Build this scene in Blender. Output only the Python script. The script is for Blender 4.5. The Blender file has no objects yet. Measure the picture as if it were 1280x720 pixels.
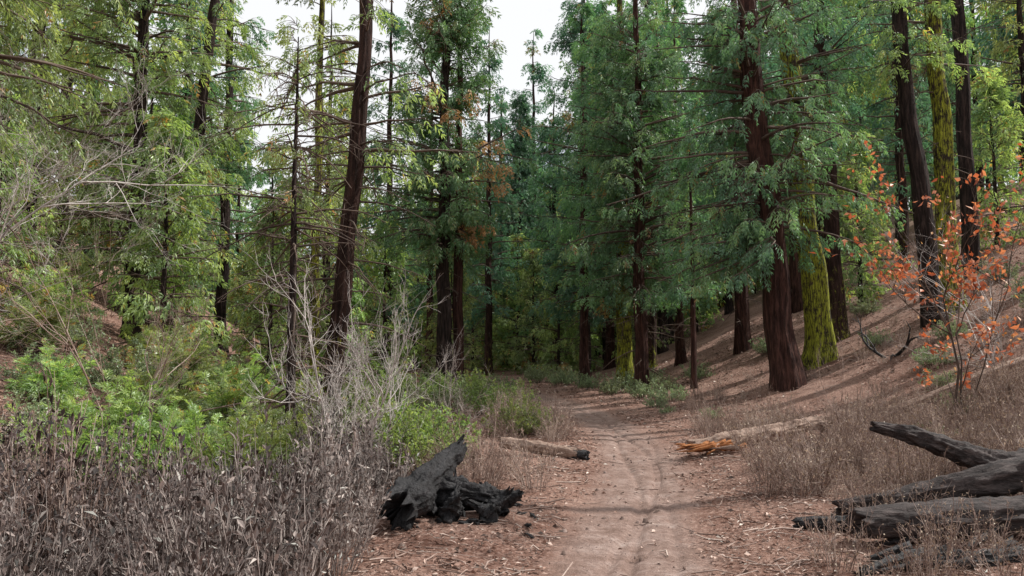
import bpy, math
import numpy as np
from mathutils import Vector
rng=np.random.default_rng(11)
sc=bpy.context.scene
sc.view_settings.view_transform='Standard'; sc.view_settings.look='None'; sc.view_settings.exposure=0
PI=math.pi
# ---------------------------------------------------------------- noise
_lat=np.random.default_rng(3).random((256,256))
def vnoise(x,y):
    x=np.asarray(x,float);y=np.asarray(y,float)
    xi=np.floor(x).astype(int);yi=np.floor(y).astype(int)
    fx=x-xi;fy=y-yi;fx=fx*fx*(3-2*fx);fy=fy*fy*(3-2*fy)
    a=_lat[xi%256,yi%256];b=_lat[(xi+1)%256,yi%256];c=_lat[xi%256,(yi+1)%256];d=_lat[(xi+1)%256,(yi+1)%256]
    return (a*(1-fx)+b*fx)*(1-fy)+(c*(1-fx)+d*fx)*fy
def fbm(x,y,o=4):
    s=0;a=1;t=0
    for i in range(o):
        s=s+a*vnoise(x*2**i+17*i,y*2**i+31*i);t+=a;a*=.5
    return s/t-.5
def sp(x,k=1.0): return np.logaddexp(0,x/k)*k
# ---------------------------------------------------------------- terrain
PY=np.array([-30,0,3,5.5,7.5,9.6,14,19,25.6,32,38,46,60,90.])
PX=np.array([-1.5,-.3,.2,.75,1.22,1.65,2.15,2.05,1.35,.1,-1.9,-5.5,-14,-35.])
def pathx(y):
    y=np.asarray(y,float)
    return (np.interp(y-1.2,PY,PX)+np.interp(y-.5,PY,PX)+np.interp(y+.5,PY,PX)+np.interp(y+1.2,PY,PX))/4
def pathd(x,y): return np.asarray(x)-pathx(y)
def height(x,y):
    x=np.asarray(x,float);y=np.asarray(y,float)
    d=pathd(x,y);ad=np.abs(d)
    xr=np.interp(y,[0,10,20,30,45,70],[8.5,7.8,6.2,5.2,4.5,6])
    h=.42*sp(x-xr,1.0)
    h=np.where(h>14,14+(h-14)*.5,h)
    xl=np.interp(y,[0,10,20,40,60],[-4.6,-5.0,-6.5,-9,-22])
    h=h+.52*sp(-(x-xl),.7)
    h=np.where(h>20,20+(h-20)*.3,h)
    h=h-.45*np.exp(-((x-(xl+1.3))/1.1)**2)*np.clip((y-2)/5,0,1)*np.clip((45-y)/10,0,1)
    h=h+.055*sp(y-48,4)
    w=np.clip((ad-.6)/1.2,0,1)
    h=h+w*(.10+.28*fbm(x*.35,y*.35)+.10*fbm(x*1.7+5,y*1.7))+.012*fbm(x*5,y*5)
    h=h-.03*np.exp(-(ad/.5)**2)
    return h
# ---------------------------------------------------------------- mesh builder
class MB:
    def __init__(s): s.v=[];s.f=[];s.m=[];s.t=[];s.n=0
    def add(s,v,f,mat=0,t=0.5):
        v=np.asarray(v,np.float32).reshape(-1,3);f=np.asarray(f,np.int32).reshape(-1,4)
        s.v.append(v);s.f.append(f+s.n);s.m.append(np.broadcast_to(np.asarray(mat,np.int32),(len(f),)).copy())
        s.t.append(np.broadcast_to(np.asarray(t,np.float32),(len(v),)).copy());s.n+=len(v)
    def flat(s):
        return np.concatenate(s.v),np.concatenate(s.f),np.concatenate(s.m),np.concatenate(s.t)
    def mesh(s,name,mats,smooth=()):
        v,f,m,t=s.flat()
        me=bpy.data.meshes.new(name)
        me.vertices.add(len(v));me.vertices.foreach_set('co',v.ravel())
        me.loops.add(f.size);me.loops.foreach_set('vertex_index',f.ravel())
        me.polygons.add(len(f));me.polygons.foreach_set('loop_start',np.arange(0,f.size,4,dtype=np.int32))
        me.polygons.foreach_set('loop_total',np.full(len(f),4,np.int32))
        me.polygons.foreach_set('material_index',m)
        me.polygons.foreach_set('use_smooth',np.isin(m,list(smooth)))
        a=me.attributes.new('tint','FLOAT','POINT');a.data.foreach_set('value',t)
        for q in mats: me.materials.append(q)
        me.update(calc_edges=True);me.validate()
        return me
def obj(name,me,loc=(0,0,0),rz=0,s=1,parent=None):
    o=bpy.data.objects.new(name,me);sc.collection.objects.link(o)
    o.location=loc;o.rotation_euler=(0,0,rz);o.scale=(s,s,s) if np.isscalar(s) else s
    if parent:o.parent=parent
    return o
def empty(name):
    o=bpy.data.objects.new(name,None);sc.collection.objects.link(o);return o
def nrm(a): return a/np.maximum(np.linalg.norm(a,axis=-1,keepdims=True),1e-9)
def tubes(mb,P,R,k=5,mat=0,t=.5,rn=None):
    P=np.asarray(P,float);R=np.asarray(R,float);m,n,_=P.shape
    T=nrm(np.gradient(P,axis=1)) if n>2 else nrm(np.repeat((P[:,1:]-P[:,:1]),2,axis=1))
    mt=nrm(T.mean(1));ref=np.where(np.abs(mt[:,2:3])>.8,np.array([[1.,0,0]]),np.array([[0,0,1.]]))
    U=nrm(np.cross(T,ref[:,None,:]));V=np.cross(T,U)
    a=np.arange(k)/k*2*PI
    RR=R[:,:,None]*(np.ones(k) if rn is None else rn)
    v=P[:,:,None,:]+RR[...,None]*(np.cos(a)[None,None,:,None]*U[:,:,None,:]+np.sin(a)[None,None,:,None]*V[:,:,None,:])
    i=np.arange(m)[:,None,None]*n*k;j=np.arange(n-1)[None,:,None]*k;q=np.arange(k)[None,None,:];q2=(q+1)%k
    f=np.stack([i+j+q,i+j+q2,i+j+k+q2,i+j+k+q],-1)
    if not np.isscalar(t): t=np.repeat(np.asarray(t),n*k)
    mb.add(v,f,mat,t)
def rhomb(mb,B,D,N,L,W,mat,t):
    B=np.asarray(B);m=len(B)
    L=np.broadcast_to(L,(m,))[:,None];W=np.broadcast_to(W,(m,))[:,None]
    S=nrm(np.cross(D,N));bend=nrm(N)*L*.12
    v=np.stack([B,B+D*L*.45+S*W*.5+bend,B+D*L,B+D*L*.45-S*W*.5+bend],1)
    mb.add(v,np.arange(m*4).reshape(m,4),mat,np.repeat(np.broadcast_to(t,(m,)),4))
def rv(m,s=1.0): return rng.normal(size=(m,3))*s
def sprays(mb,S,D,N,L,J,mat,t,wf=.5):
    D=nrm(D);N=nrm(N-D*np.sum(N*D,1,keepdims=True));side=np.cross(D,N);m=len(S)
    for j in range(J):
        tt=(j+.3)/J
        for sg in (-1,1):
            b=S+D*(L*tt)[:,None]-np.array([0,0,1])*(L*tt*tt*.25)[:,None]
            d=nrm(D*.8+side*sg*.55+rv(m,.12)-np.array([0,0,.16]))
            rhomb(mb,b,d,nrm(N+rv(m,.25)),L*(.66-.36*tt),L*wf*.36,mat,np.clip(t+rng.normal(size=m)*.06,0,1))
    b=S+D*(L*.7)[:,None]-np.array([0,0,1])*(L*.15)[:,None]
    rhomb(mb,b,nrm(D-np.array([0,0,.2])),N,L*.5,L*wf*.3,mat,t)
# ---------------------------------------------------------------- materials
def newmat(name):
    m=bpy.data.materials.new(name);m.use_nodes=True;nt=m.node_tree;nt.nodes.clear();return m,nt
class G:
    def __init__(s,nt): s.nt=nt
    def n(s,ty,**k):
        x=s.nt.nodes.new(ty)
        for a,b in k.items(): setattr(x,a,b)
        return x
    def l(s,a,b): s.nt.links.new(a,b)
    def noise(s,vec,scale,det=4,rough=.6):
        x=s.n('ShaderNodeTexNoise');x.inputs['Scale'].default_value=scale;x.inputs['Detail'].default_value=det;x.inputs['Roughness'].default_value=rough
        if vec is not None:s.l(vec,x.inputs['Vector'])
        return x.outputs['Fac']
    def ramp(s,fac,stops):
        x=s.n('ShaderNodeValToRGB');e=x.color_ramp.elements
        while len(e)<len(stops): e.new(.5)
        for q,(p,c) in zip(e,stops): q.position=p;q.color=(*c,1)
        s.l(fac,x.inputs[0]);return x.outputs[0]
    def mix(s,f,a,b,mode='MIX'):
        x=s.n('ShaderNodeMix',data_type='RGBA',blend_type=mode)
        for v,i in ((f,0),(a,6),(b,7)):
            if hasattr(v,'links'): s.l(v,x.inputs[i])
            else: x.inputs[i].default_value=v if i==0 else (*v,1)
        return x.outputs[2]
    def math(s,op,a,b=0.0,clamp=False):
        x=s.n('ShaderNodeMath',operation=op,use_clamp=clamp)
        for v,i in ((a,0),(b,1)):
            if hasattr(v,'links'): s.l(v,x.inputs[i])
            else: x.inputs[i].default_value=v
        return x.outputs[0]
def leafmat(name,cols,trans=.45,tcol=(1.5,1.5,.6),gloss=.06,gain=1.4):
    m,nt=newmat(name);g=G(nt)
    at=g.n('ShaderNodeAttribute',attribute_name='tint')
    c=g.ramp(at.outputs['Fac'],cols)
    oi=g.n('ShaderNodeObjectInfo');hs=g.n('ShaderNodeHueSaturation')
    hv=g.math('ADD',g.math('MULTIPLY',oi.outputs['Random'],.05),.475)
    vv=g.math('ADD',g.math('MULTIPLY',oi.outputs['Random'],.5*gain),.8*gain)
    g.l(hv,hs.inputs['Hue']);g.l(vv,hs.inputs['Value']);g.l(c,hs.inputs['Color'])
    p=g.n('ShaderNodeBsdfDiffuse');g.l(hs.outputs[0],p.inputs[0])
    t=g.n('ShaderNodeBsdfTranslucent');tc=g.mix(1.0,hs.outputs[0],tcol,'MULTIPLY');g.l(tc,t.inputs[0])
    mx=g.n('ShaderNodeMixShader');mx.inputs[0].default_value=trans
    g.l(p.outputs[0],mx.inputs[1]);g.l(t.outputs[0],mx.inputs[2])
    gl=g.n('ShaderNodeBsdfGlossy');gl.inputs['Roughness'].default_value=.45;gl.inputs[0].default_value=(.8,.85,.8,1)
    m2=g.n('ShaderNodeMixShader');m2.inputs[0].default_value=gloss;g.l(mx.outputs[0],m2.inputs[1]);g.l(gl.outputs[0],m2.inputs[2])
    o=g.n('ShaderNodeOutputMaterial');g.l(m2.outputs[0],o.inputs[0]);return m
def barkmat(name,dark,light,moss=0.0,mosstop=6.,mcol=(.40,.43,.05),scale=6.,bump=1.):
    m,nt=newmat(name);g=G(nt)
    tc=g.n('ShaderNodeTexCoord');mp=g.n('ShaderNodeMapping');mp.inputs['Scale'].default_value=(1,1,.14)
    g.l(tc.outputs['Object'],mp.inputs[0])
    n1=g.noise(mp.outputs[0],scale*2.2,6,.7);n2=g.noise(tc.outputs['Object'],1.3,3)
    c=g.ramp(n1,[(.34,tuple(q*.2 for q in dark)),(.48,dark),(.66,light)])
    c=g.mix(g.math('MULTIPLY',n2,.6),c,tuple(q*.45 for q in dark))
    if moss>0:
        sep=g.n('ShaderNodeSeparateXYZ');g.l(tc.outputs['Object'],sep.inputs[0])
        n3=g.noise(tc.outputs['Object'],3.0,6,.8);n4=g.noise(mp.outputs[0],30,4,.75)
        f=g.math('ADD',g.math('ADD',n3,g.math('MULTIPLY',n4,.9)),g.math('MULTIPLY',sep.outputs[2],-.25/mosstop))
        f=g.math('MULTIPLY',g.math('SUBTRACT',f,1.15-moss*.3),7,True)
        mc=g.ramp(n4,[(.38,tuple(q*.2 for q in mcol)),(.62,mcol)])
        c=g.mix(f,c,mc)
    p=g.n('ShaderNodeBsdfPrincipled');p.inputs['Roughness'].default_value=.9;p.inputs['Specular IOR Level'].default_value=.2
    g.l(c,p.inputs['Base Color'])
    b=g.n('ShaderNodeBump');b.inputs['Strength'].default_value=bump;b.inputs['Distance'].default_value=.1
    g.l(n1,b.inputs['Height']);g.l(b.outputs[0],p.inputs['Normal'])
    o=g.n('ShaderNodeOutputMaterial');g.l(p.outputs[0],o.inputs[0]);return m
def simple(name,stops,scale=8,rough=.85,bump=.5,stretch=(1,1,1),spec=.25,dist=.02):
    m,nt=newmat(name);g=G(nt)
    tc=g.n('ShaderNodeTexCoord');mp=g.n('ShaderNodeMapping');mp.inputs['Scale'].default_value=stretch
    g.l(tc.outputs['Object'],mp.inputs[0])
    n1=g.noise(mp.outputs[0],scale,6,.7)
    at=g.n('ShaderNodeAttribute',attribute_name='tint')
    f=g.math('ADD',g.math('MULTIPLY',n1,.7),g.math('MULTIPLY',at.outputs['Fac'],.3))
    c=g.ramp(f,stops)
    p=g.n('ShaderNodeBsdfPrincipled');p.inputs['Roughness'].default_value=rough;p.inputs['Specular IOR Level'].default_value=spec
    g.l(c,p.inputs['Base Color'])
    b=g.n('ShaderNodeBump');b.inputs['Strength'].default_value=bump;b.inputs['Distance'].default_value=dist
    g.l(n1,b.inputs['Height']);g.l(b.outputs[0],p.inputs['Normal'])
    o=g.n('ShaderNodeOutputMaterial');g.l(p.outputs[0],o.inputs[0]);return m
L_cedar=leafmat('cedar_foliage',[(0,(.04,.09,.055)),(.45,(.08,.155,.09)),(.85,(.16,.245,.12)),(.97,(.22,.12,.05))],.42,(1.4,1.6,.8),gain=1.5)
L_yell=leafmat('sunny_foliage',[(0,(.06,.10,.045)),(.45,(.135,.19,.08)),(.85,(.27,.33,.15)),(.97,(.30,.17,.07))],.5,(1.5,1.5,.7),gain=1.6)
L_blue=leafmat('fir_foliage',[(0,(.035,.09,.065)),(.5,(.075,.16,.115)),(.9,(.13,.23,.155)),(1,(.18,.12,.06))],.4,(1.3,1.5,.9),gain=1.5)
L_rust=leafmat('rusty_foliage',[(0,(.05,.12,.055)),(.4,(.11,.19,.08)),(.6,(.26,.15,.07)),(1,(.40,.22,.10))],.42,(1.3,1.3,.8))
L_shrub=leafmat('shrub_leaves',[(0,(.08,.13,.04)),(.5,(.18,.26,.09)),(1,(.38,.45,.20))],.5,(1.4,1.4,.65),gain=1.15)
L_grey=leafmat('sage_leaves',[(0,(.09,.12,.07)),(.5,(.17,.22,.12)),(1,(.30,.34,.22))],.35,(1.2,1.2,.8))
L_dead=leafmat('dead_leaves',[(0,(.020,.013,.012)),(.45,(.058,.041,.038)),(.75,(.16,.12,.11)),(1,(.36,.30,.275))],.15,(1.1,1,.9),gain=1.15)
L_tan=leafmat('tan_dead_leaves',[(0,(.07,.04,.03)),(.5,(.20,.13,.10)),(1,(.42,.32,.26))],.25,(1.1,1,.9))
L_or=leafmat('orange_leaves',[(0,(.24,.07,.03)),(.5,(.48,.15,.06)),(1,(.60,.29,.14))],.4,(1.3,1.1,.8),gain=1.15)
L_lit=leafmat('litter_leaves',[(0,(.05,.028,.02)),(.45,(.18,.098,.07)),(.8,(.36,.235,.18)),(1,(.60,.48,.41))],.12,(1,1,1),gain=1.15)
B_red=barkmat('red_bark',(.055,.026,.021),(.155,.075,.058))
B_dark=barkmat('dark_bark',(.030,.021,.019),(.10,.068,.058))
B_moss=barkmat('mossy_bark',(.040,.030,.024),(.12,.08,.06),moss=1.05,mosstop=30)
B_moss2=barkmat('part_mossy_bark',(.040,.022,.018),(.11,.06,.048),moss=.66,mosstop=4)
B_twig=simple('twig_bark',[(.3,(.05,.036,.03)),(.7,(.17,.125,.10))],9)
B_pale=simple('pale_twig',[(.25,(.24,.21,.20)),(.6,(.58,.53,.50))],9)
B_mauve=simple('dry_stems',[(.25,(.08,.06,.055)),(.45,(.22,.178,.165)),(.7,(.55,.49,.45))],5)
B_tan=simple('tan_stems',[(.25,(.10,.065,.052)),(.45,(.26,.18,.15)),(.75,(.55,.45,.39))],5)
# ---------------------------------------------------------------- trees
def trunk(mb,cp,r0,H,mat,k=28,n=60,flare=.4):
    z=np.linspace(0,1,n)**1.15*H-.3
    cp=np.array(cp,float);cx=np.interp(z,cp[:,2],cp[:,0]);cy=np.interp(z,cp[:,2],cp[:,1])
    for _ in range(3):
        cx[1:-1]=(cx[:-2]+cx[1:-1]*2+cx[2:])/4;cy[1:-1]=(cy[:-2]+cy[1:-1]*2+cy[2:])/4
    sd=rng.random()*50
    cx=cx+.12*r0*(np.sin(z*1.1+sd)+.6*np.sin(z*2.7+sd*2));cy=cy+.12*r0*np.cos(z*1.3+sd)
    r=r0*(np.clip(1-z/H,0,1)**.8*.97+.03)*(1+flare*np.exp(-np.maximum(z,0)/(r0*1.8)))
    P=np.stack([cx,cy,z],1)[None];a=np.arange(k);a=np.minimum(a,k-a)
    rn=1+.16*(vnoise(a[None,:]*.9+sd,z[:,None]*.8)-.5)+.34*(vnoise(a[None,:]*1.3+sd*3,z[:,None]*.35+9)-.5)
    tubes(mb,P,r[None],k,mat,.5,rn[None])
    return lambda q:np.stack([np.interp(q,z,cx),np.interp(q,z,cy),q],-1),lambda q:np.interp(q,z,r)
def branchset(mb,C,Rf,zb,az,Lb,E,dr,up,mat,rb=.045,k=4):
    m=len(zb);s=np.linspace(0,1,7)
    h=np.stack([np.cos(az),np.sin(az)],1);O=C(zb)
    wob=rng.normal(size=(m,2,7)).cumsum(2)*.035
    rad=Lb[:,None]*s*np.cos(E)[:,None]
    P=np.zeros((m,7,3));P[:,:,:2]=O[:,None,:2]+h[:,None,:]*rad[...,None]+np.transpose(wob,(0,2,1))*Lb[:,None,None]*s[None,:,None]
    P[:,:,2]=O[:,None,2]+Lb[:,None]*(s*np.sin(E)[:,None]-dr[:,None]*s**2+up*s**3)+wob[:,0]*.3*Lb[:,None]
    R=np.minimum(rb*Lb/2.5,Rf(zb)*.5)[:,None]*(1-s*.88)+.004
    tubes(mb,P,R,k,mat,rng.random(m));return P
def at(P,i,s):
    n=P.shape[1]-1;f=np.clip(s*n,0,n-1e-4);a=f.astype(int);w=(f-a)[:,None]
    p0=P[i,a];p1=P[i,a+1];return p0*(1-w)+p1*w,nrm(p1-p0)
def conifer(name,H=22,r0=.3,cp=None,cb=3,R=2.6,nb=110,tw=9,spn=3,L=.34,J=3,dead=30,leaf=None,bark=None,droop=.28,thin=13,gap=.42,E0=.15,deadL=1.5,deadz=.8,az0=None,wf=.34,rust=0.,tk=.14,seg=60):
    mb=MB();cp=cp or [(0,0,-1),(0,0,H)]
    C,Rf=trunk(mb,cp,r0,H,0,28 if seg>30 else 10,seg)
    u=rng.random(nb*2)
    z=cb+(H-cb)*u*.985
    keep=(rng.random(len(z))<np.where(z>thin,tk,1.));z=z[keep][:nb]
    m=len(z);az=rng.random(m)*2*PI
    if az0 is not None:
        s=rng.random(m)<.6;az=np.where(s&(z<cb+3),az0+rng.normal(size=m)*.6,az)
    q=(z-cb)/(H-cb);prof=(1-q)**.75*(.55+.45*np.clip(q*6,0,1))+.06
    g=vnoise(az*1.6+rng.random()*40,z*.55)
    Lb=R*prof*(.55+.6*rng.random(m))*(.55+.9*g);ok=g>gap-.12*rng.random(m)
    z,az,Lb,q=z[ok],az[ok],Lb[ok],q[ok];m=len(z)
    E=E0+.5*q+rng.normal(size=m)*.14;dr=droop*(1.1-q)+rng.random(m)*.15
    P=branchset(mb,C,Rf,z,az,Lb,E,dr,droop*.5,1)
    i=np.repeat(np.arange(m),tw);s=np.tile((np.arange(tw)+.5)/tw,m)*.86+.14+rng.normal(size=m*tw)*.03
    s=np.clip(s,.08,.995);p,d=at(P,i,s)
    sg=np.where(rng.random(len(i))<.5,-1,1)*(.5+.6*rng.random(len(i)))
    lat=np.stack([-d[:,1],d[:,0],np.zeros(len(i))],1)
    td=nrm(d+lat*sg[:,None]*1.1+rv(len(i),.18)+np.array([0,0,-.15]))
    tl=(Lb[i]*.30*(1.15-s)+.16)*(.7+.6*rng.random(len(i)))
    s3=np.linspace(0,1,3);TP=p[:,None]+td[:,None]*(tl[:,None]*s3)[...,None];TP[:,:,2]-=(tl[:,None]*s3**2)*(droop*1.3)
    if seg>30: tubes(mb,TP,np.broadcast_to(.008*(1-s3*.7),(len(i),3)),3,1,.5)
    ii=np.repeat(np.arange(len(i)),spn);ss=rng.random(len(ii))*.85+.1
    pp,dd=at(TP,ii,ss)
    sd=nrm(dd+rv(len(ii),.4)+np.array([0,0,-.6-droop*.9]));N=nrm(np.array([0,0,1.])+rv(len(ii),.6))
    base=rng.random(m)[i][ii]
    tt=np.clip(.4+.55*(base-.5)+.35*(s[ii]-.4)+rng.normal(size=len(ii))*.1,0,.84)
    if rust>0: tt=np.where(vnoise(az[i][ii]*1.2,z[i][ii]*.5+3)+.2*(base-.5)>1-rust,.6+.35*rng.random(len(ii)),tt*.5)
    else: tt=np.where((rng.random(len(ii))<.015)|(base>.985),.97,tt)
    sprays(mb,pp,sd,N,L*1.1*(.65+.7*rng.random(len(ii))),J,2,tt,wf)
    if dead>0:
        z=deadz+(cb+2.5-deadz)*rng.random(dead);az=rng.random(dead)*2*PI;Lb=deadL*(.3+.9*rng.random(dead))
        Q=branchset(mb,C,Rf,z,az,Lb,rng.normal(size=dead)*.2+.05,.25+.3*rng.random(dead),.05,1,.03)
        t2=8;i=np.repeat(np.arange(dead),t2);s=rng.random(len(i))*.85+.12;p,d=at(Q,i,s)
        td=nrm(d*.6+rv(len(i),.55)+np.array([0,0,-.2]));tl=Lb[i]*.32*(1.2-s)
        TP=p[:,None]+td[:,None]*(tl[:,None]*s3)[...,None];TP[:,:,2]-=tl[:,None]*s3**2*.3
        tubes(mb,TP,np.broadcast_to(.007*(1-s3*.7),(len(i),3)),3,1,.5)
    return mb.mesh(name,[bark,B_twig,leaf],(0,1))
def plant(me,name,x,y,rz=None,s=1.,parent=None,dz=0):
    return obj(name,me,(x,y,float(height(x,y))-.05+dz),rng.random()*6.28 if rz is None else rz,s,parent)
def lean(dx,dy,hz): return [(0,0,-1),(0,0,0),(dx,dy,hz),(dx*2,dy*2,hz*2)]
CED='incense_cedar_tree';PIN='pine_tree'
plant(conifer('c1',H=19,r0=.18,cp=[(0,0,-1),(0,0,0),(.16,0,2),(.42,0,4.6),(.6,0,8),(.7,0,19)],cb=4.6,R=2.2,nb=55,tw=8,spn=2,L=.2,J=3,dead=46,deadL=1.7,leaf=L_yell,bark=B_moss2,thin=9,deadz=1.2),CED,-3.35,14,0)
plant(conifer('c2',H=7.4,r0=.085,cb=4.2,R=.9,nb=22,tw=6,spn=2,L=.16,dead=130,deadL=1.3,leaf=L_yell,bark=B_dark,deadz=.2),PIN,-3.5,12.2,0)
plant(conifer('c3',H=20,r0=.2,cb=2.0,R=2.8,nb=190,tw=10,spn=3,L=.25,leaf=L_yell,bark=B_dark,thin=12),CED,-9.9,20)
plant(conifer('c4',H=24,r0=.22,cp=lean(.9,0,10),cb=5,R=2.4,nb=110,tw=9,L=.28,leaf=L_yell,bark=B_dark,dead=30),PIN,-10.6,24,0)
plant(conifer('c5',H=23,r0=.2,cb=6,R=2.2,nb=90,tw=9,L=.3,leaf=L_cedar,bark=B_dark,dead=40),PIN,-10.6,28)
plant(conifer('c6',H=20,r0=.14,cb=3,R=1.6,nb=70,tw=8,L=.25,leaf=L_yell,bark=B_moss,dead=50),CED,-5.4,21)
plant(conifer('c0',H=15,r0=.2,cb=3.6,R=2.9,nb=150,tw=10,spn=3,L=.2,leaf=L_yell,bark=B_dark,thin=9,droop=.5),CED,-8.6,11.4)
plant(conifer('c7',H=21,r0=.30,cb=5.0,R=2.9,nb=240,tw=10,L=.3,leaf=L_rust,bark=B_dark,dead=30,thin=18,rust=.3,gap=.28),CED,-2.5,28)
plant(conifer('c7b',H=20,r0=.2,cb=5.5,R=1.8,nb=70,tw=9,L=.3,leaf=L_rust,bark=B_red,dead=14,rust=.3,thin=18),CED,-2.0,28.6)
plant(conifer('c9',H=21,r0=.22,cb=.8,R=2.9,nb=260,tw=9,L=.42,J=2,leaf=L_blue,bark=B_dark,thin=30,gap=.2),'fir_tree',.6,57)
plant(conifer('c10',H=26,r0=.28,cb=3.4,R=2.7,nb=210,tw=9,L=.34,leaf=L_blue,bark=B_dark,thin=20,gap=.3),CED,3.7,39)
plant(conifer('c11',H=22,r0=.30,cb=3.4,R=3.1,nb=270,tw=10,L=.3,leaf=L_cedar,bark=B_moss,thin=15,gap=.25),CED,4.5,31)
plant(conifer('c11b',H=19,r0=.24,cb=3.8,R=2.6,nb=180,tw=10,L=.28,leaf=L_cedar,bark=B_red,thin=13,gap=.3),CED,4.6,27.5)
plant(conifer('c12',H=9,r0=.10,cb=3,R=1.2,nb=50,tw=8,L=.22,leaf=L_cedar,bark=B_red,dead=20),CED,5.9,25)
plant(conifer('c13',H=20,r0=.27,cb=5,R=2.5,nb=110,tw=9,L=.3,leaf=L_blue,bark=B_red,thin=12),CED,9.0,30)
plant(conifer('c14',H=22,r0=.37,cp=[(0,0,-1),(0,0,0),(-.35,0,4),(-.85,0,9.5),(-1.2,0,24)],cb=3.4,R=3.3,nb=190,tw=10,spn=4,L=.23,leaf=L_cedar,bark=B_red,thin=10,dead=26,deadL=2.0,az0=PI+.35,droop=.4,deadz=4,tk=.07,gap=.32),CED,7.15,20,0)
plant(conifer('c15',H=22,r0=.36,cp=lean(-.7,0,11),cb=6,R=2.3,nb=60,tw=9,L=.26,leaf=L_cedar,bark=B_moss,thin=11,dead=20,deadz=4,tk=.05),CED,8.8,22,0)
plant(conifer('c16',H=22,r0=.26,cp=lean(-.3,0,11),cb=6.5,R=2.0,nb=50,tw=9,L=.26,leaf=L_blue,bark=B_moss2,thin=12,dead=20,deadz=3,tk=.05),PIN,10.4,24.5,0)
plant(conifer('c17',H=22,r0=.26,cp=lean(-.85,0,10.5),cb=6.5,R=2.0,nb=32,tw=9,L=.24,leaf=L_yell,bark=B_dark,thin=11,dead=16,deadz=3,tk=.05),PIN,11.6,21,0)
plant(conifer('c18',H=22,r0=.29,cp=lean(-.15,0,10.5),cb=6.5,R=2.1,nb=32,tw=9,L=.24,leaf=L_yell,bark=B_moss,thin=11,dead=16,deadz=3,tk=.05),PIN,12.4,21.6,0)
A=[conifer('a1',H=20,r0=.27,cb=2.5,R=2.8,nb=130,tw=9,spn=2,L=.42,J=2,wf=.4,leaf=L_cedar,bark=B_dark,thin=14,tk=.3,dead=14,gap=.35),
   conifer('a2',H=23,r0=.24,cb=4,R=2.4,nb=120,tw=9,spn=2,L=.44,J=2,wf=.4,leaf=L_blue,bark=B_moss2,thin=16,tk=.4,dead=20,gap=.35),
   conifer('a3',H=18,r0=.2,cb=2.5,R=2.6,nb=110,tw=9,spn=2,L=.42,J=2,wf=.4,leaf=L_yell,bark=B_dark,thin=13,tk=.3,dead=24),
   conifer('a4',H=22,r0=.26,cb=6,R=2.3,nb=90,tw=9,spn=2,L=.44,J=2,wf=.4,leaf=L_cedar,bark=B_red,thin=14,tk=.3,dead=30),
   conifer('a5',H=8,r0=.10,cb=.3,R=1.9,nb=100,tw=8,spn=2,L=.34,J=2,wf=.4,leaf=L_yell,bark=B_dark,thin=30,dead=0,gap=.3),
   conifer('shadow_pole_pine',H=22,r0=.26,cb=15,R=1.6,nb=22,tw=7,spn=2,L=.34,J=2,leaf=L_cedar,bark=B_dark,thin=30,dead=10,gap=.4,deadz=6)]  # last entry: high-crowned pole pine, shaped to throw trunk shadows
mid=[(-14,22,2,1.),(-13,30,0,1.),(-16,27,2,1.1),(-8,33,2,1),(-6,37,1,.9),(-19,34,0,1.1),(-7.5,26,4,1),(-12.5,17.5,4,1.1),(-5.5,33,4,1.),(-8.2,18,4,.75),(-6.6,21,4,.7),(-10.5,15.5,4,.6),(-5.0,24,4,.55),(-12,25,4,1.2),
     (-1.4,46,1,.9),(2.8,50,0,1.),(6.5,36,1,1),(8,41,0,1),(5.6,44,3,1),(13,35,3,1),(9.2,46,1,1),(17,33,1,.9),(21,37,0,1),(17,42,2,1),(26,38,2,1),
     (-4.5,42,3,.9),(-3.6,52,2,.8),(13.2,29,4,.9),(18.5,29,4,.9),(7.2,33,3,.8),(3.2,34,3,.8),(1.3,47,4,1),(-2.5,49,4,1.1),(4.2,46,4,1.1),(6.8,41,4,.9),(-3,38,4,.8),(1.8,63,1,1.15),(-1.0,66,0,1.15),(.4,52,4,1.2),(2.6,43,4,.9),(-.8,58,1,.95),
     (15.6,20.4,5,1),(17.4,23.6,5,.95),(14.6,17.6,5,.85),(19.2,19.5,5,1.05),(15.4,25.6,5,1),(13.6,11.2,5,.8),(21.5,24.5,5,1)]  # added pole pines, mostly out of view, striping slope and trail with shadow
for x,y,k,s in mid: plant(A[k],[CED,'fir_tree',CED,PIN,'young_cedar_tree',PIN][k],x,y,None,s*(.92+.16*rng.random()))
Dm=[conifer('d1',H=22,r0=.26,cb=2,R=3.0,nb=95,tw=6,spn=2,L=.72,J=2,wf=.46,leaf=L_cedar,bark=B_dark,thin=30,dead=0,seg=12,gap=.3),
    conifer('d2',H=24,r0=.24,cb=3.5,R=2.6,nb=90,tw=6,spn=2,L=.72,J=2,wf=.46,leaf=L_blue,bark=B_dark,thin=30,dead=8,seg=12,gap=.3),
    conifer('d3',H=20,r0=.22,cb=2,R=3.0,nb=85,tw=6,spn=2,L=.68,J=2,wf=.46,leaf=L_yell,bark=B_dark,thin=30,dead=8,seg=12,gap=.38),
    conifer('d4',H=7,r0=.1,cb=.2,R=2.4,nb=60,tw=6,spn=2,L=.6,J=2,wf=.46,leaf=L_yell,bark=B_dark,thin=30,dead=0,seg=12,gap=.2)]
F=empty('distant_forest')
cnt=0;pts=[]
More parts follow.
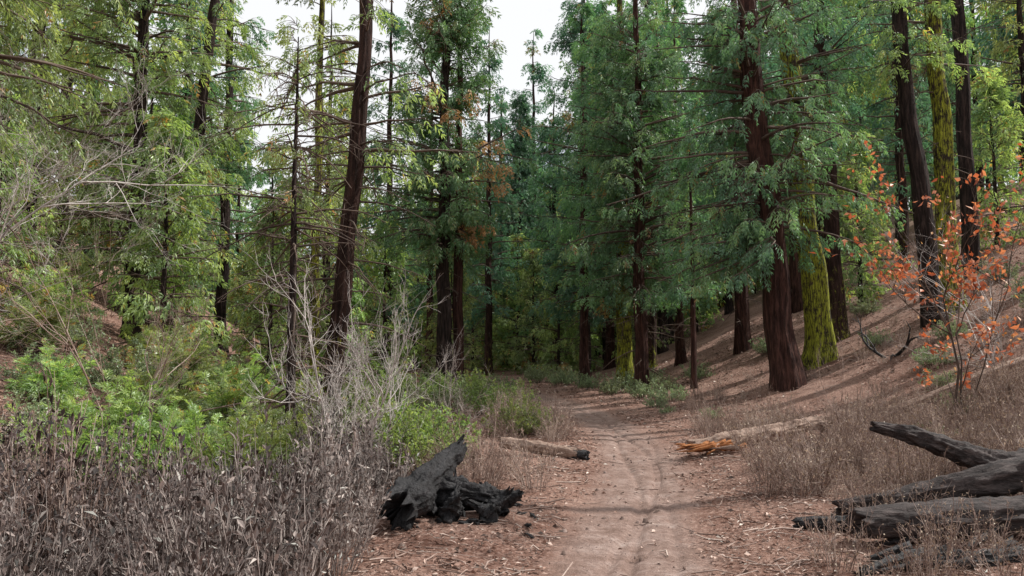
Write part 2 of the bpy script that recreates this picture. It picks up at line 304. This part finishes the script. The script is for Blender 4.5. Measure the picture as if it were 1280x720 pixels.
while cnt<200:
    y=44+rng.random()**1.2*80;x=(rng.random()*2-1)*y*.78
    r=x/y
    if rng.random()<.35: r=rng.random()*.4-.25;x=r*y
    if abs(pathd(x,y))<3 and y<56: continue
    if -.09<r<.12 and y<58: continue
    if r<-.15 and rng.random()<.5: continue
    if any((x-a)**2+(y-b)**2<7 for a,b in pts): continue
    pts.append((x,y));cnt+=1
    s=.85+.35*rng.random()
    if -.07<r<.11: s*=.88
    if r<=-.07: s*=.72
    plant(Dm[rng.choice([0,1,2,2] if r<0 else [0,0,1,2])],'tree_part',x,y,None,s,F)
for i in range(130):
    y=44+rng.random()*55;x=(rng.random()*1.1-.5)*y*.8
    if abs(pathd(x,y))<2 and y<52: continue
    plant(Dm[3],'understory_part',x,y,None,.4+.6*rng.random(),F)
# ---------------------------------------------------------------- shrubs
def shrub(R,Hh,ns,sub,nl,LL,LW,leaf,stem,up=.5,r=.006,erect=1.,lr=(.3,1.),bend=.4,jit=.7,name=None):
    mb=MB()
    a=rng.random(ns)*2*PI;rr=np.sqrt(rng.random(ns));s=np.linspace(0,1,5)
    tip=np.stack([np.cos(a)*rr*R,np.sin(a)*rr*R,Hh*(1-.35*rr**2)*(.5+.6*rng.random(ns))],1)
    b=tip*np.array([.3,.3,0])+rv(ns,.03*R);b[:,2]=-.05
    P=b[:,None]+(tip-b)[:,None]*s[None,:,None]
    P[:,:,:2]+=(tip-b)[:,None,:2]*(s**2-s)[None,:,None]*bend+rng.normal(size=(ns,5,2))*.025*Hh*s[None,:,None]
    tubes(mb,P,r*(1-s*.75)[None]*(.6+.8*rng.random(ns))[:,None],3,0,rng.random(ns))
    i=np.repeat(np.arange(ns),sub);q=rng.random(len(i))*(lr[1]-lr[0])+lr[0];p,d=at(P,i,q)
    td=nrm(d*erect+rv(len(i),jit)+np.array([0,0,up]));tl=Hh*.28*(1.25-q)*(.5+.8*rng.random(len(i)))
    s3=np.linspace(0,1,3);TP=p[:,None]+td[:,None]*(tl[:,None]*s3)[...,None]+rng.normal(size=(len(i),3,3))*.01*s3[None,:,None]
    tubes(mb,TP,np.broadcast_to(r*.5*(1-s3*.6),(len(i),3)),3,0,rng.random(len(i)))
    if nl>0:
        ii=np.repeat(np.arange(len(i)),nl);pp,dd=at(TP,ii,rng.random(len(ii))*.9+.1)
        ld=nrm(dd*.6+rv(len(ii),.6));t=np.clip(rng.random(len(ii))*.6+.4*rng.random(ns)[i][ii],0,1)
        rhomb(mb,pp,ld,nrm(rv(len(ii),.6)+np.array([0,0,.9])),LL*(.6+.8*rng.random(len(ii))),LW*(.6+.8*rng.random(len(ii))),1,t)
    return mb.mesh(name,[stem,leaf],(0,)) if name else mb.flat()
def merge(name,parts,places,mats):
    mb=MB()
    for x,y,s in places:
        v,f,m,t=parts[rng.integers(len(parts))];a=rng.random()*6.28;ca,sa=math.cos(a),math.sin(a)
        w=np.stack([v[:,0]*ca-v[:,1]*sa,v[:,0]*sa+v[:,1]*ca,v[:,2]*(.8+.45*rng.random())],1)*s
        w+=np.array([x,y,float(height(x,y))-.03]);mb.add(w,f,m,np.clip(t+rng.normal()*.22,0,1))
    return obj(name,mb.mesh(name,mats,(0,)))
def sprayshrub(name,R,Hh,ns,sub,L,leaf,stem):
    mb=MB();a=rng.random(ns)*2*PI;rr=np.sqrt(rng.random(ns));s=np.linspace(0,1,5)
    tip=np.stack([np.cos(a)*rr*R,np.sin(a)*rr*R,Hh*(1-.4*rr**2)*(.4+.65*rng.random(ns))],1);b=tip*np.array([.15,.15,0]);
    P=b[:,None]+(tip-b)[:,None]*s[None,:,None];P[:,:,2]+=Hh*.15*np.sin(s*PI)
    tubes(mb,P,.010*(1-s*.8)[None]*np.ones((ns,1)),4,0,.5)
    i=np.repeat(np.arange(ns),sub);q=rng.random(len(i))*.75+.25;p,d=at(P,i,q)
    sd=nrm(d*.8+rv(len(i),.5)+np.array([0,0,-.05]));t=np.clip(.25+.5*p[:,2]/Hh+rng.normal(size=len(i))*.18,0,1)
    sprays(mb,p,sd,nrm(np.array([0,0,1.])+rv(len(i),.4)),L*(.6+.7*rng.random(len(i))),4,1,t,.34)
    return mb.mesh(name,[stem,leaf],(0,))
ss1=sprayshrub('ss1',.9,1.3,75,17,.14,L_shrub,B_twig)
ss2=sprayshrub('ss2',.8,1.2,46,14,.17,L_yell,B_twig)
for x,y,s in [(-2.75,7.9,.85),(-3.6,8.2,1.0),(-2.75,9.0,.9),(-4.6,7.9,.8),(-4.7,9.2,1.0),(-3.7,9.4,1.05)]: plant(ss1,'young_cedar_shrub',x,y,None,s)
for x,y,s in [(-6.4,10.8,.8),(-5.6,12.2,1.0),(-8.0,12.9,1.0),(-4.5,11.,.8),(-6.5,15,1.3),(-9.6,16,1.2),(-4.4,16,1.2),(-5.2,14,1.1),(-6,17.5,1.3),(-4.8,19,1.2),(-3.6,17.5,1.),(-7.6,16.6,1.1)]: plant(ss2,'young_cedar_shrub',x,y,None,s)
g1=shrub(.8,1.0,65,8,7,.05,.028,L_shrub,B_twig,name='g1')
g2=shrub(.8,.8,60,8,6,.05,.026,L_grey,B_twig,name='g2')
for x,y,s in [(-1.3,9.4,.85),(-1.0,10.2,.8),(-1.55,10.2,.95),(-1.9,10.9,1.0),(-1.1,11.4,.8),(-1.7,12.3,.9),(.0,14.2,.75),(.55,14.6,.6),(.2,16,.7),(-.1,17.5,.8),(-.6,19,.8),(0.2,23,.8),(-1.2,24,1),(-2.6,13.4,1),(-4,13,1.1),(-2.8,20,1.1),(-3.8,23,1.2),(-2.0,22,1),(-.9,21.5,.9)]: plant(g1,'green_shrub',x,y,None,s)
for x,y,s in [(4.1,24,.9),(4.6,22.5,.8),(3.5,27,.9),(5.2,26.5,.8),(3.9,21,.5),(9.6,17.5,.7),(8.6,15.5,.6),(-7,11.5,.9),(-1.6,20,1.),(-1.1,27,1.2),(7.8,13.5,.6),(10.8,19,.7),(-2.2,17,1),(5.3,30,1),(-.4,31,1),(12.5,18,.9),(9.3,12,.8),(-5.8,9.6,.8),(-6.9,13.7,1.2),(3.8,19,.35),(4.4,17,.4),(6.2,11.5,.5),(7,10.5,.5),
    (-7.4,19.5,1.2),(-5.6,22,1.2),(-8.4,14.4,1.1),(-3.2,15.5,1),(-2.4,25,1.2),(-3,32,1.3),(4.2,29,1),(6.5,27,.9),(3.1,31,1.),(2.4,36,1.2),(-4.4,28,1.4),(1.2,37,1.3),(2.2,33.5,1.0),(11.4,16.2,.6),(10.2,21.5,.7),(13.5,20,.8),(9,27,.9),(12.2,26.5,.9),(14.6,23,.9)]: plant(g2,'sage_shrub',x,y,None,s)
dbL=[shrub(.42,.9,22,7,2,.052,.02,L_dead,B_mauve,r=.0055,erect=1.5,bend=.25,jit=.55,up=.6) for i in range(5)]
dbR=[shrub(.5,.8,26,9,1,.03,.012,L_tan,B_tan,r=.006,erect=1.0,bend=.4,jit=.75,up=.35) for i in range(5)]
dbT=[shrub(.35,1.35,16,6,3,.06,.024,L_dead,B_tan,r=.007,erect=1.4,bend=.3,jit=.6,up=.5) for i in range(3)]
pl=[]
while len(pl)<180:
    y=3.2+rng.random()*5.4;x=-.9-rng.random()*5
    if x>-1.0-(y-3.3)*.05: continue
    if y>6.8 and x<-2.2 and rng.random()<.85: continue
    if x<-y*.8: continue
    pl.append((x,y,.5+.6*rng.random()))
merge('dry_brush',dbL,pl,[B_mauve,L_dead])
merge('dry_weeds',dbT,[(-2.8-2.0*rng.random(),4.4+3.0*rng.random(),.7+.35*rng.random()) for i in range(38)],[B_tan,L_dead])
pl=[]
while len(pl)<310:
    y=4.6+rng.random()**.8*9.5;x=pathx(y)+1.3+rng.random()*7
    if x>y*.8+1: continue
    if 2.4<x<5.2 and 4.<y<6.4 and rng.random()<.5: continue
    if 5.4>x>2.0 and -1.1<y-(11.6+.5*(x-2.5))<.5: continue
    if x-pathx(y)<2.2 and rng.random()<.4: continue
    if y>11 and vnoise(x*.8,y*.8+4)<.4: continue
    pl.append((x,y,(.45+.55*rng.random())*(.75 if y<7.2 else 1.05)))
for i in range(60):
    y=14+rng.random()*9;pl.append((float(pathx(y))+1.6+rng.random()*11,y,.3+.5*rng.random()))
merge('dry_brush',dbR,pl,[B_tan,L_tan])
pl=[]
for y in 8.5+rng.random(80)*9:
    x=float(pathx(y))-1.2-rng.random()*1.3
    if 9.3<y<13 and x>-.5: continue
    pl.append((x,y,.5+.5*rng.random()))
merge('dry_brush',dbR,pl,[B_tan,L_tan])
def bare(name,Hh,spread,levels,mat,r0,seed,kids=4,stems=5,leaf=None,nl=0,LL=.06,up=.25,stretch=.62,tilt=0,rr_=.52):
    r=np.random.default_rng(seed)
    cur=[]
    for i in range(stems):
        a=r.random()*6.28;d=np.array([math.cos(a)*spread+tilt,math.sin(a)*spread,1.]);d/=np.linalg.norm(d)
        cur.append((np.array([0,0,-.1]),d,Hh*.55*(.6+.6*r.random()),r0*(.6+.6*r.random())))
    mb=MB();tips=[]
    for lv in range(levels):
        P=[];R=[];nx=[]
        for b,d,L,rr in cur:
            pts=[b];dd=d.copy()
            for s in range(4):
                dd=dd+r.normal(size=3)*.13+np.array([0,0,up*.12]);dd/=np.linalg.norm(dd);pts.append(pts[-1]+dd*L/4)
            P.append(pts);R.append(rr*np.linspace(1,.45,5))
            for c in range(kids):
                k=min(1+int(r.random()*4) if c else 4,4)
                nd=dd+r.normal(size=3)*(.55 if c else .25)+np.array([0,0,up*.3]);nd/=np.linalg.norm(nd)
                nx.append((pts[k],nd,L*stretch*(.6+.6*r.random()),rr*rr_))
        tubes(mb,np.array(P),np.array(R),5 if lv<2 else 3,0,r.random(len(P)))
        if lv>=levels-2: tips+= [p[j] for p in P for j in (2,3,4)]
        cur=nx
    if nl:
        T=np.array(tips);T=T[rng.integers(0,len(T),nl)]+rv(nl,.02)
        rhomb(mb,T,nrm(rv(nl)+np.array([0,0,-.5])),nrm(rv(nl)),LL*(.6+.8*rng.random(nl)),LL*.6*(.6+.8*rng.random(nl)),1,rng.random(nl))
    return mb.mesh(name,[mat]+([leaf] if leaf else []),(0,))
plant(bare('b1',2.1,.34,5,B_pale,.018,5,4,9,up=.35,rr_=.6),'bare_shrub',-1.95,9.0,1.2)
plant(bare('b2',1.5,.4,5,B_pale,.012,6,4,4,rr_=.58),'bare_shrub',-2.9,10.4)
plant(bare('b3',5.2,.3,6,B_pale,.03,7,4,4,rr_=.6),'bare_tree',-9.9,13.6)
plant(bare('b4',4.2,.3,6,B_pale,.02,8,4,3,rr_=.6),'bare_tree',-8.5,11.8)
plant(bare('b5',4.1,.2,5,B_twig,.024,9,4,3,L_or,1000,.10,up=.3),'orange_leaf_sapling',7.1,12.5,.6)
plant(bare('b6',3.2,.4,5,B_pale,.02,10,4,4,L_or,140,.08),'bare_shrub',9.2,14.5)
plant(bare('b7',1.5,.5,5,B_tan,.012,12,4,6),'bare_shrub',4.3,10.0)
plant(bare('b8',1.6,.5,5,B_mauve,.012,13,4,6),'bare_shrub',-.9,12.8)
plant(bare('b10',3.2,.5,5,B_tan,.016,31,4,5),'bare_shrub',-5.2,10.4)
# ---------------------------------------------------------------- ground
def axis(segs):
    o=[]
    for a,b,s in segs: o+=list(np.arange(a,b,s))
    return np.array(o+[segs[-1][1]])
gx=axis([(-400,-100,20),(-100,-30,3),(-30,-8,.5),(-8,-2,.16),(-2,5,.07),(5,12,.16),(12,35,.5),(35,100,3),(100,400,20)])
gy=axis([(-60,0,3),(0,3,.4),(3,12,.08),(12,24,.16),(24,45,.4),(45,120,2),(120,500,20)])
HW=.48
X,Y=np.meshgrid(gx,gy,indexing='ij')
def pd2(x,y): return np.abs(pathd(x,y))+.45*fbm(x*.9,y*.9)+.2*fbm(x*4,y*4)
D=pd2(X,Y);Z=height(X,Y)
near=np.clip((30-Y)/20,0,1)*(np.abs(X)<12)
Z2=Z+near*.04*fbm(X*6+3,Y*6)*np.clip((D-HW)/.5,0,1)-.03*np.clip((HW-D)/.15,0,1)
nx_,ny_=X.shape
I=np.arange(nx_*ny_).reshape(nx_,ny_)
f=np.stack([I[:-1,:-1],I[1:,:-1],I[1:,1:],I[:-1,1:]],-1)
mb=MB();mb.add(np.stack([X,Y,Z2],-1),f,0,np.clip(D/4,0,1).ravel())
def groundmat(name):
    m,nt=newmat(name);g=G(nt)
    tc=g.n('ShaderNodeTexCoord');v=tc.outputs['Object']
    at_=g.n('ShaderNodeAttribute',attribute_name='tint')
    big=g.noise(v,.35,4);n1=g.noise(v,3,6,.7);n2=g.noise(v,22,6,.75);n3=g.noise(v,90,3,.7);n5=g.noise(v,1.1,5,.65)
    vo=g.n('ShaderNodeTexVoronoi');vo.inputs['Scale'].default_value=38;g.l(v,vo.inputs['Vector'])
    litc=g.ramp(n2,[(.3,(.065,.034,.025)),(.45,(.18,.092,.068)),(.58,(.31,.185,.145)),(.72,(.60,.45,.385))])
    chips=g.ramp(vo.outputs['Color'],[(.2,(.085,.046,.034)),(.6,(.27,.158,.12)),(.85,(.56,.42,.355))])
    lit=g.mix(.45,litc,chips)
    lit=g.mix(g.math('MULTIPLY',g.math('SUBTRACT',big,.42),2.2,True),lit,(.38,.25,.20))
    lit=g.mix(g.math('MULTIPLY',g.math('SUBTRACT',n5,.5),4,True),lit,(.135,.066,.047))
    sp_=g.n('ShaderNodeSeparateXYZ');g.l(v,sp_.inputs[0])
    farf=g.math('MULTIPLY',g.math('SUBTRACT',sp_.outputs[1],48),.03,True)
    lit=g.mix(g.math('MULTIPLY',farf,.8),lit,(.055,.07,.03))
    dirt=g.ramp(n1,[(.3,(.19,.125,.10)),(.5,(.315,.222,.188)),(.7,(.46,.36,.32))])
    dirt=g.mix(g.math('MULTIPLY',g.math('SUBTRACT',n5,.45),3,True),dirt,(.22,.14,.112))
    dirt=g.mix(g.math('MULTIPLY',g.ramp(n2,[(.4,(1,1,1)),(.55,(0,0,0))]),.45),dirt,(.13,.077,.06))
    dirt=g.mix(g.math('MULTIPLY',g.ramp(n3,[(.6,(0,0,0)),(.7,(1,1,1))]),.5),dirt,(.50,.42,.37))
    fac=g.math('ADD',at_.outputs['Fac'],g.math('MULTIPLY',g.math('SUBTRACT',n2,.5),.16))
    edge=g.ramp(fac,[(.09,(0,0,0)),(.18,(1,1,1))])
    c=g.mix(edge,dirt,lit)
    p=g.n('ShaderNodeBsdfPrincipled');p.inputs['Roughness'].default_value=.95;p.inputs['Specular IOR Level'].default_value=.15
    g.l(c,p.inputs['Base Color'])
    hh=g.math('ADD',g.math('MULTIPLY',n2,.6),g.math('ADD',g.math('MULTIPLY',n1,.8),g.math('MULTIPLY',n3,.2)))
    b=g.n('ShaderNodeBump');b.inputs['Strength'].default_value=.9;b.inputs['Distance'].default_value=.06
    g.l(hh,b.inputs['Height']);g.l(b.outputs[0],p.inputs['Normal'])
    o=g.n('ShaderNodeOutputMaterial');g.l(p.outputs[0],o.inputs[0]);return m
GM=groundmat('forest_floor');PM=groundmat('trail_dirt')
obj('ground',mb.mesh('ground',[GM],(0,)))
yy=axis([(1,12,.05),(12,25,.12),(25,60,.4)]);uu=np.linspace(-1.0,1.0,61)
YY,UU=np.meshgrid(yy,uu,indexing='ij');XX=pathx(YY)+UU
DD=pd2(XX,YY)
ZZ=height(XX,YY)+.004-.05*np.clip((DD-HW)/.2,0,1)+.03*fbm(XX*3,YY*2)*np.clip((HW-DD)/.2,0,1)
for off,ph,dp in ((.12,0,.038),(-.13,2.,.032),(.3,4,.022)): ZZ=ZZ-dp*np.exp(-((UU-off-.10*np.sin(YY*.7+ph))/.045)**2)
I=np.arange(YY.size).reshape(YY.shape);f=np.stack([I[:-1,:-1],I[:-1,1:],I[1:,1:],I[1:,:-1]],-1)
mb=MB();mb.add(np.stack([XX,YY,ZZ],-1),f,0,np.clip(DD/4,0,1).ravel());obj('dirt_path',mb.mesh('dirt_path',[PM],(0,)))
mb=MB();N=150000
y=3.5+rng.random(N)**1.4*34;x=(rng.random(N)*2-1)*(y*.75+1)
d=np.abs(pathd(x,y));k=((d>.5+.5*(vnoise(x*2,y*2)-.3))&(vnoise(x*1.3+7,y*1.3)>.22))|(rng.random(N)<.07);x,y=x[k],y[k];N=len(x)
a=rng.random(N)*6.28;dv=np.stack([np.cos(a),np.sin(a),rng.normal(size=N)*.25],1)
sz=(.012+.036*rng.random(N)**2.5)*(1+y/14)
nrmv=nrm(np.array([0,0,1.])+rv(N,.4))
rhomb(mb,np.stack([x,y,height(x,y)+.012+.02*rng.random(N)],1),nrm(dv),nrmv,sz,sz*(.2+.45*rng.random(N)),0,rng.random(N)**1.4)
obj('leaf_litter',mb.mesh('leaf_litter',[L_lit]))
mb=MB();N=6500
y=3.8+rng.random(N)**1.3*22;x=(rng.random(N)*2-1)*(y*.72+1);d=np.abs(pathd(x,y));k=(d>.65)|(rng.random(N)<.08);x,y=x[k],y[k];N=len(x)
a=rng.random(N)*6.28;L=.06+.45*rng.random(N)**2.5;z=height(x,y)+.015
P=np.stack([x,y,z],1)[:,None]+(np.linspace(-.5,.5,3)[None,:]*L[:,None])[...,None]*np.stack([np.cos(a),np.sin(a),rng.normal(size=N)*.12],1)[:,None]
P[:,1,:]+=rv(N,.015)
P[:,:,2]=np.maximum(P[:,:,2],height(P[:,:,0],P[:,:,1])+.006)
tubes(mb,P,(.003+.006*rng.random(N))[:,None]*np.array([[1,.9,.5]]),4,0,rng.random(N));obj('fallen_twigs',mb.mesh('fallen_twigs',[B_tan],(0,)))
mb=MB();N=900
y=4.+rng.random(N)**1.3*16;x=pathx(y)+rng.normal(size=N)*1.3;r=.004+.022*rng.random(N)**6
base=np.array([[-1,-1,-.6],[1,-1,-.6],[1,1,-.6],[-1,1,-.6],[-.6,-.7,.7],[.7,-.5,.6],[.5,.7,.8],[-.7,.6,.5]])
V=base[None]*r[:,None,None]*(.6+.8*rng.random((N,8,3)));a=rng.random(N)*6.28
V=np.stack([V[...,0]*np.cos(a)[:,None]-V[...,1]*np.sin(a)[:,None],V[...,0]*np.sin(a)[:,None]+V[...,1]*np.cos(a)[:,None],V[...,2]],-1)+np.stack([x,y,height(x,y)+.3*r+.005],1)[:,None]
f=np.array([[0,1,5,4],[1,2,6,5],[2,3,7,6],[3,0,4,7],[4,5,6,7]])
mb.add(V,(np.arange(N)[:,None,None]*8+f[None]),0,np.repeat(rng.random(N),8))
M_st=simple('pebble_stone',[(.2,(.05,.035,.03)),(.5,(.17,.115,.095)),(.8,(.34,.26,.23))],14);obj('pebbles',mb.mesh('pebbles',[M_st],(0,)))
# ---------------------------------------------------------------- logs
M_char=simple('charred_wood',[(.35,(.006,.006,.007)),(.52,(.018,.017,.019)),(.62,(.05,.047,.05)),(.72,(.16,.15,.155))],14,.6,1.,(1,1,1),.45,.05)
M_log=simple('weathered_log',[(.33,(.010,.008,.008)),(.47,(.034,.026,.025)),(.58,(.09,.07,.066)),(.72,(.32,.27,.25))],9,.75,1.,(.5,2,2),.35,.05)
M_pale=simple('pale_log',[(.3,(.10,.06,.05)),(.5,(.26,.18,.14)),(.72,(.5,.40,.34))],12,.8,1.)
M_or=simple('broken_orange_wood',[(.3,(.12,.04,.015)),(.5,(.36,.14,.05)),(.72,(.6,.33,.16))],14,.8,.8)
def log(mb,pts,rad,mat=0,n=90,k=44,rough=.12,hollow=False,jag=.05,sd=0):
    pts=np.array(pts,float);rad=np.array(rad,float);s=np.linspace(0,len(pts)-1,n)
    P=np.stack([np.interp(s,range(len(pts)),pts[:,i]) for i in range(3)],1)
    for _ in range(12): P[1:-1]=(P[:-2]+2*P[1:-1]+P[2:])/4
    R=np.interp(s,range(len(pts)),rad);a=np.arange(k);aa=np.minimum(a,k-a)*24/k
    rn=1+rough*2*(vnoise(aa[None,:]*.8+sd*7.3,s[:,None]*3+sd)-.5)+rough*1.3*(vnoise(aa[None,:]*2.1+sd,s[:,None]*5)-.5)+rough*.6*(vnoise(aa[None,:]*3+sd,s[:,None]*22)-.5)
    T=nrm(np.gradient(P,axis=0));e0=P[:1];e1=P[-1:]
    P2=np.concatenate([e0+T[:1]*(.9*R[0] if hollow else .01),e0+T[:1]*(.12*R[0] if hollow else .0),P,e1,e1-T[-1:]*.01])
    R2=np.concatenate([[.002],[R[0]*.72],R,[R[-1]*.7],[.002]])
    rn2=np.concatenate([rn[:1],rn[:1],rn,rn[-1:],rn[-1:]]);n2=len(P2);TT=nrm(np.concatenate([T[:1],T[:1],T,T[-1:],T[-1:]]))
    ref=np.array([0,0,1.]) if abs(TT.mean(0)[2])<.8 else np.array([1.,0,0])
    U=nrm(np.cross(TT,ref));V=np.cross(TT,U);an=a/k*2*PI
    v=P2[:,None]+(R2[:,None]*rn2)[...,None]*(np.cos(an)[None,:,None]*U[:,None]+np.sin(an)[None,:,None]*V[:,None])
    j=(vnoise(aa*2.3+sd*3,np.full(k,sd))-.5)*jag*2
    v[1:4]+=(TT[1:4,None]*j[None,:,None]);v[-4:-1]+=(TT[-4:-1,None]*j[None,:,None])
    q=np.arange(n2-1)[:,None]*k;c=np.arange(k)[None];c2=(c+1)%k
    mb.add(v,np.stack([q+c,q+c2,q+k+c2,q+k+c],-1),mat,.5)
h0=float(height(3.6,6.4))
mb=MB()
log(mb,[(2.78,6.35,h0+.15),(3.5,6.4,h0+.17),(4.3,6.5,h0+.2),(6.2,6.9,h0+.33)],[.125,.14,.15,.18],sd=1,rough=.12,hollow=True)
log(mb,[(2.95,7.1,h0+.13),(3.5,7.0,h0+.22),(4.1,6.9,h0+.37),(4.8,6.95,h0+.52),(6.2,7.1,h0+.62)],[.06,.10,.13,.17,.21],sd=2,rough=.18)
log(mb,[(3.42,7.35,h0+.83),(3.75,7.3,h0+.76),(4.1,7.2,h0+.62),(4.35,7.1,h0+.52),(4.8,6.98,h0+.5)],[.05,.08,.1,.12,.15],sd=3,rough=.2)
log(mb,[(2.5,6.9,h0+.03),(3.0,6.7,h0+.07),(3.7,6.9,h0+.05)],[.04,.07,.07],sd=4,mat=1,rough=.3)
log(mb,[(2.9,5.9,h0-.03),(3.5,5.8,h0+.0),(4.4,6.0,h0+.0)],[.03,.07,.08],sd=5,mat=1,rough=.45,jag=.12)
log(mb,[(2.5,5.6,h0-.03),(2.9,5.75,h0+.02),(3.3,6.0,h0+.0)],[.03,.07,.05],sd=16,mat=1,rough=.4,jag=.12)
for i in range(10):
    x0=2.5+rng.random()*1.6;y0=5.7+rng.random()*.9;a=rng.normal()*.5
    log(mb,[(x0,y0,h0+.0),(x0+.35*math.cos(a),y0+.35*math.sin(a),h0+.04+.06*rng.random())],[.02,.04],1,n=12,k=10,sd=70+i,rough=.5,jag=.05)
obj('fallen_tree_log',mb.mesh('fallen_tree_log',[M_log,M_char],(0,1)))
mb=MB();h1=float(height(-.8,7))
log(mb,[(-.98,6.6,h1+.13),(-.85,6.9,h1+.22),(-.68,7.25,h1+.37),(-.5,7.6,h1+.55)],[.16,.15,.12,.06],sd=6,rough=.3,hollow=True,jag=.16)
log(mb,[(-.95,7.3,h1+.05),(-.6,7.2,h1+.2),(-.25,7.25,h1+.14),(.0,7.3,h1+.08)],[.1,.12,.09,.04],sd=7,rough=.4,jag=.12)
for i in range(12):
    x0=-1.0+rng.random()*.95;y0=6.9+rng.random()*.5;dx,dy=rng.normal()*.12,rng.normal()*.1;hh=.10+.25*rng.random()*(1 if x0<-.35 else .5)
    log(mb,[(x0,y0,h1+.0),(x0+dx*.5,y0+dy*.5,h1+hh*.6),(x0+dx,y0+dy,h1+hh)],[.08,.06,.02],n=20,k=16,sd=30+i,rough=.6,jag=.1)
for i in range(20):
    x0=-1.1+rng.random()*1.5;y0=6.6+rng.random()*.9;a=rng.random()*6
    log(mb,[(x0,y0,float(height(x0,y0))+.01),(x0+.1*math.cos(a),y0+.1*math.sin(a),float(height(x0,y0))+.02)],[.012,.02],n=8,k=8,sd=50+i,rough=.6)
obj('charred_log',mb.mesh('charred_log',[M_char],(0,)))
mb=MB();h2=float(height(.3,11.7))
log(mb,[(-.15,12.0,h2+.18),(.4,11.8,h2+.13),(1.0,11.5,h2+.07)],[.085,.095,.08],sd=10,rough=.15)
log(mb,[(.85,11.6,h2+.07),(1.1,11.42,h2+.06)],[.09,.065],sd=11,mat=1)
obj('fallen_log',mb.mesh('fallen_log',[M_pale,M_char],(0,1)))
mb=MB();h3=float(height(3.2,11.8))
log(mb,[(2.75,11.7,h3+.10),(3.4,12.0,h3+.15),(4.2,12.4,h3+.24),(5.2,13.0,h3+.34)],[.07,.12,.12,.10],sd=12,rough=.3,jag=.16)
for i in range(18):
    x0=2.35+rng.random()*.8;y0=11.35+rng.random()*.4;a=rng.normal()*.35
    log(mb,[(x0,y0,h3+.02+.1*rng.random()),(x0+.4*math.cos(a),y0+.4*math.sin(a)+.1,h3+.05+.13*rng.random())],[.008,.036],int(rng.random()<.75),n=8,k=8,sd=20+i,rough=.5,jag=.05)
obj('broken_log',mb.mesh('broken_log',[M_pale,M_or],(0,1)))
mb=MB()
log(mb,[(5.4,13.6,float(height(5.4,13.6))+.14),(7,13.9,float(height(7,13.9))+.3),(9.6,14.2,float(height(9.6,14.2))+.35)],[.06,.09,.11],sd=13,rough=.2)
obj('fallen_log',mb.mesh('fl2',[M_pale],(0,)))
plant(bare('b9',1.6,1.2,3,M_char,.05,21,3,2,up=-.3),'fallen_branch',9.6,19.5)
mb=MB();log(mb,[(-1.35,7.6,.1),(-1.5,7.7,.55),(-1.58,7.75,.85)],[.03,.022,.008],sd=15);obj('dead_stick',mb.mesh('dead_stick',[B_tan],(0,)))
# ---------------------------------------------------------------- light
AZ=math.radians(76);EL=math.radians(47)
sdv=Vector((math.sin(AZ)*math.cos(EL),math.cos(AZ)*math.cos(EL),math.sin(EL)))
L=bpy.data.lights.new('sun','SUN');L.energy=5;L.angle=math.radians(.5);L.color=(1,.96,.9)
lo=bpy.data.objects.new('sun',L);sc.collection.objects.link(lo);lo.location=(20,20,40)
lo.rotation_euler=sdv.to_track_quat('Z','Y').to_euler()
w=bpy.data.worlds.new('World');sc.world=w;w.use_nodes=True;nt=w.node_tree;nt.nodes.clear();g=G(nt)
sk=g.n('ShaderNodeTexSky',sky_type='NISHITA');sk.sun_disc=False;sk.sun_elevation=EL;sk.sun_rotation=AZ;sk.dust_density=3
tc=g.n('ShaderNodeTexCoord');nz=g.noise(tc.outputs['Generated'],2.2,6,.6)
cl=g.ramp(nz,[(.3,(0,0,0)),(.46,(1,1,1))])
cc=g.mix(g.math('MULTIPLY',cl,.95),sk.outputs[0],(6.8,6.85,6.95))
bg=g.n('ShaderNodeBackground');bg.inputs[1].default_value=.15;g.l(cc,bg.inputs[0])
o=g.n('ShaderNodeOutputWorld');g.l(bg.outputs[0],o.inputs[0])
# ---------------------------------------------------------------- camera
c=bpy.data.cameras.new('camera');co=bpy.data.objects.new('camera',c);sc.collection.objects.link(co)
c.lens=27;c.sensor_width=36;c.clip_end=2000;c.clip_start=.05
co.location=(0,0,1.6);co.rotation_euler=(math.radians(94.8),0,0);sc.camera=co
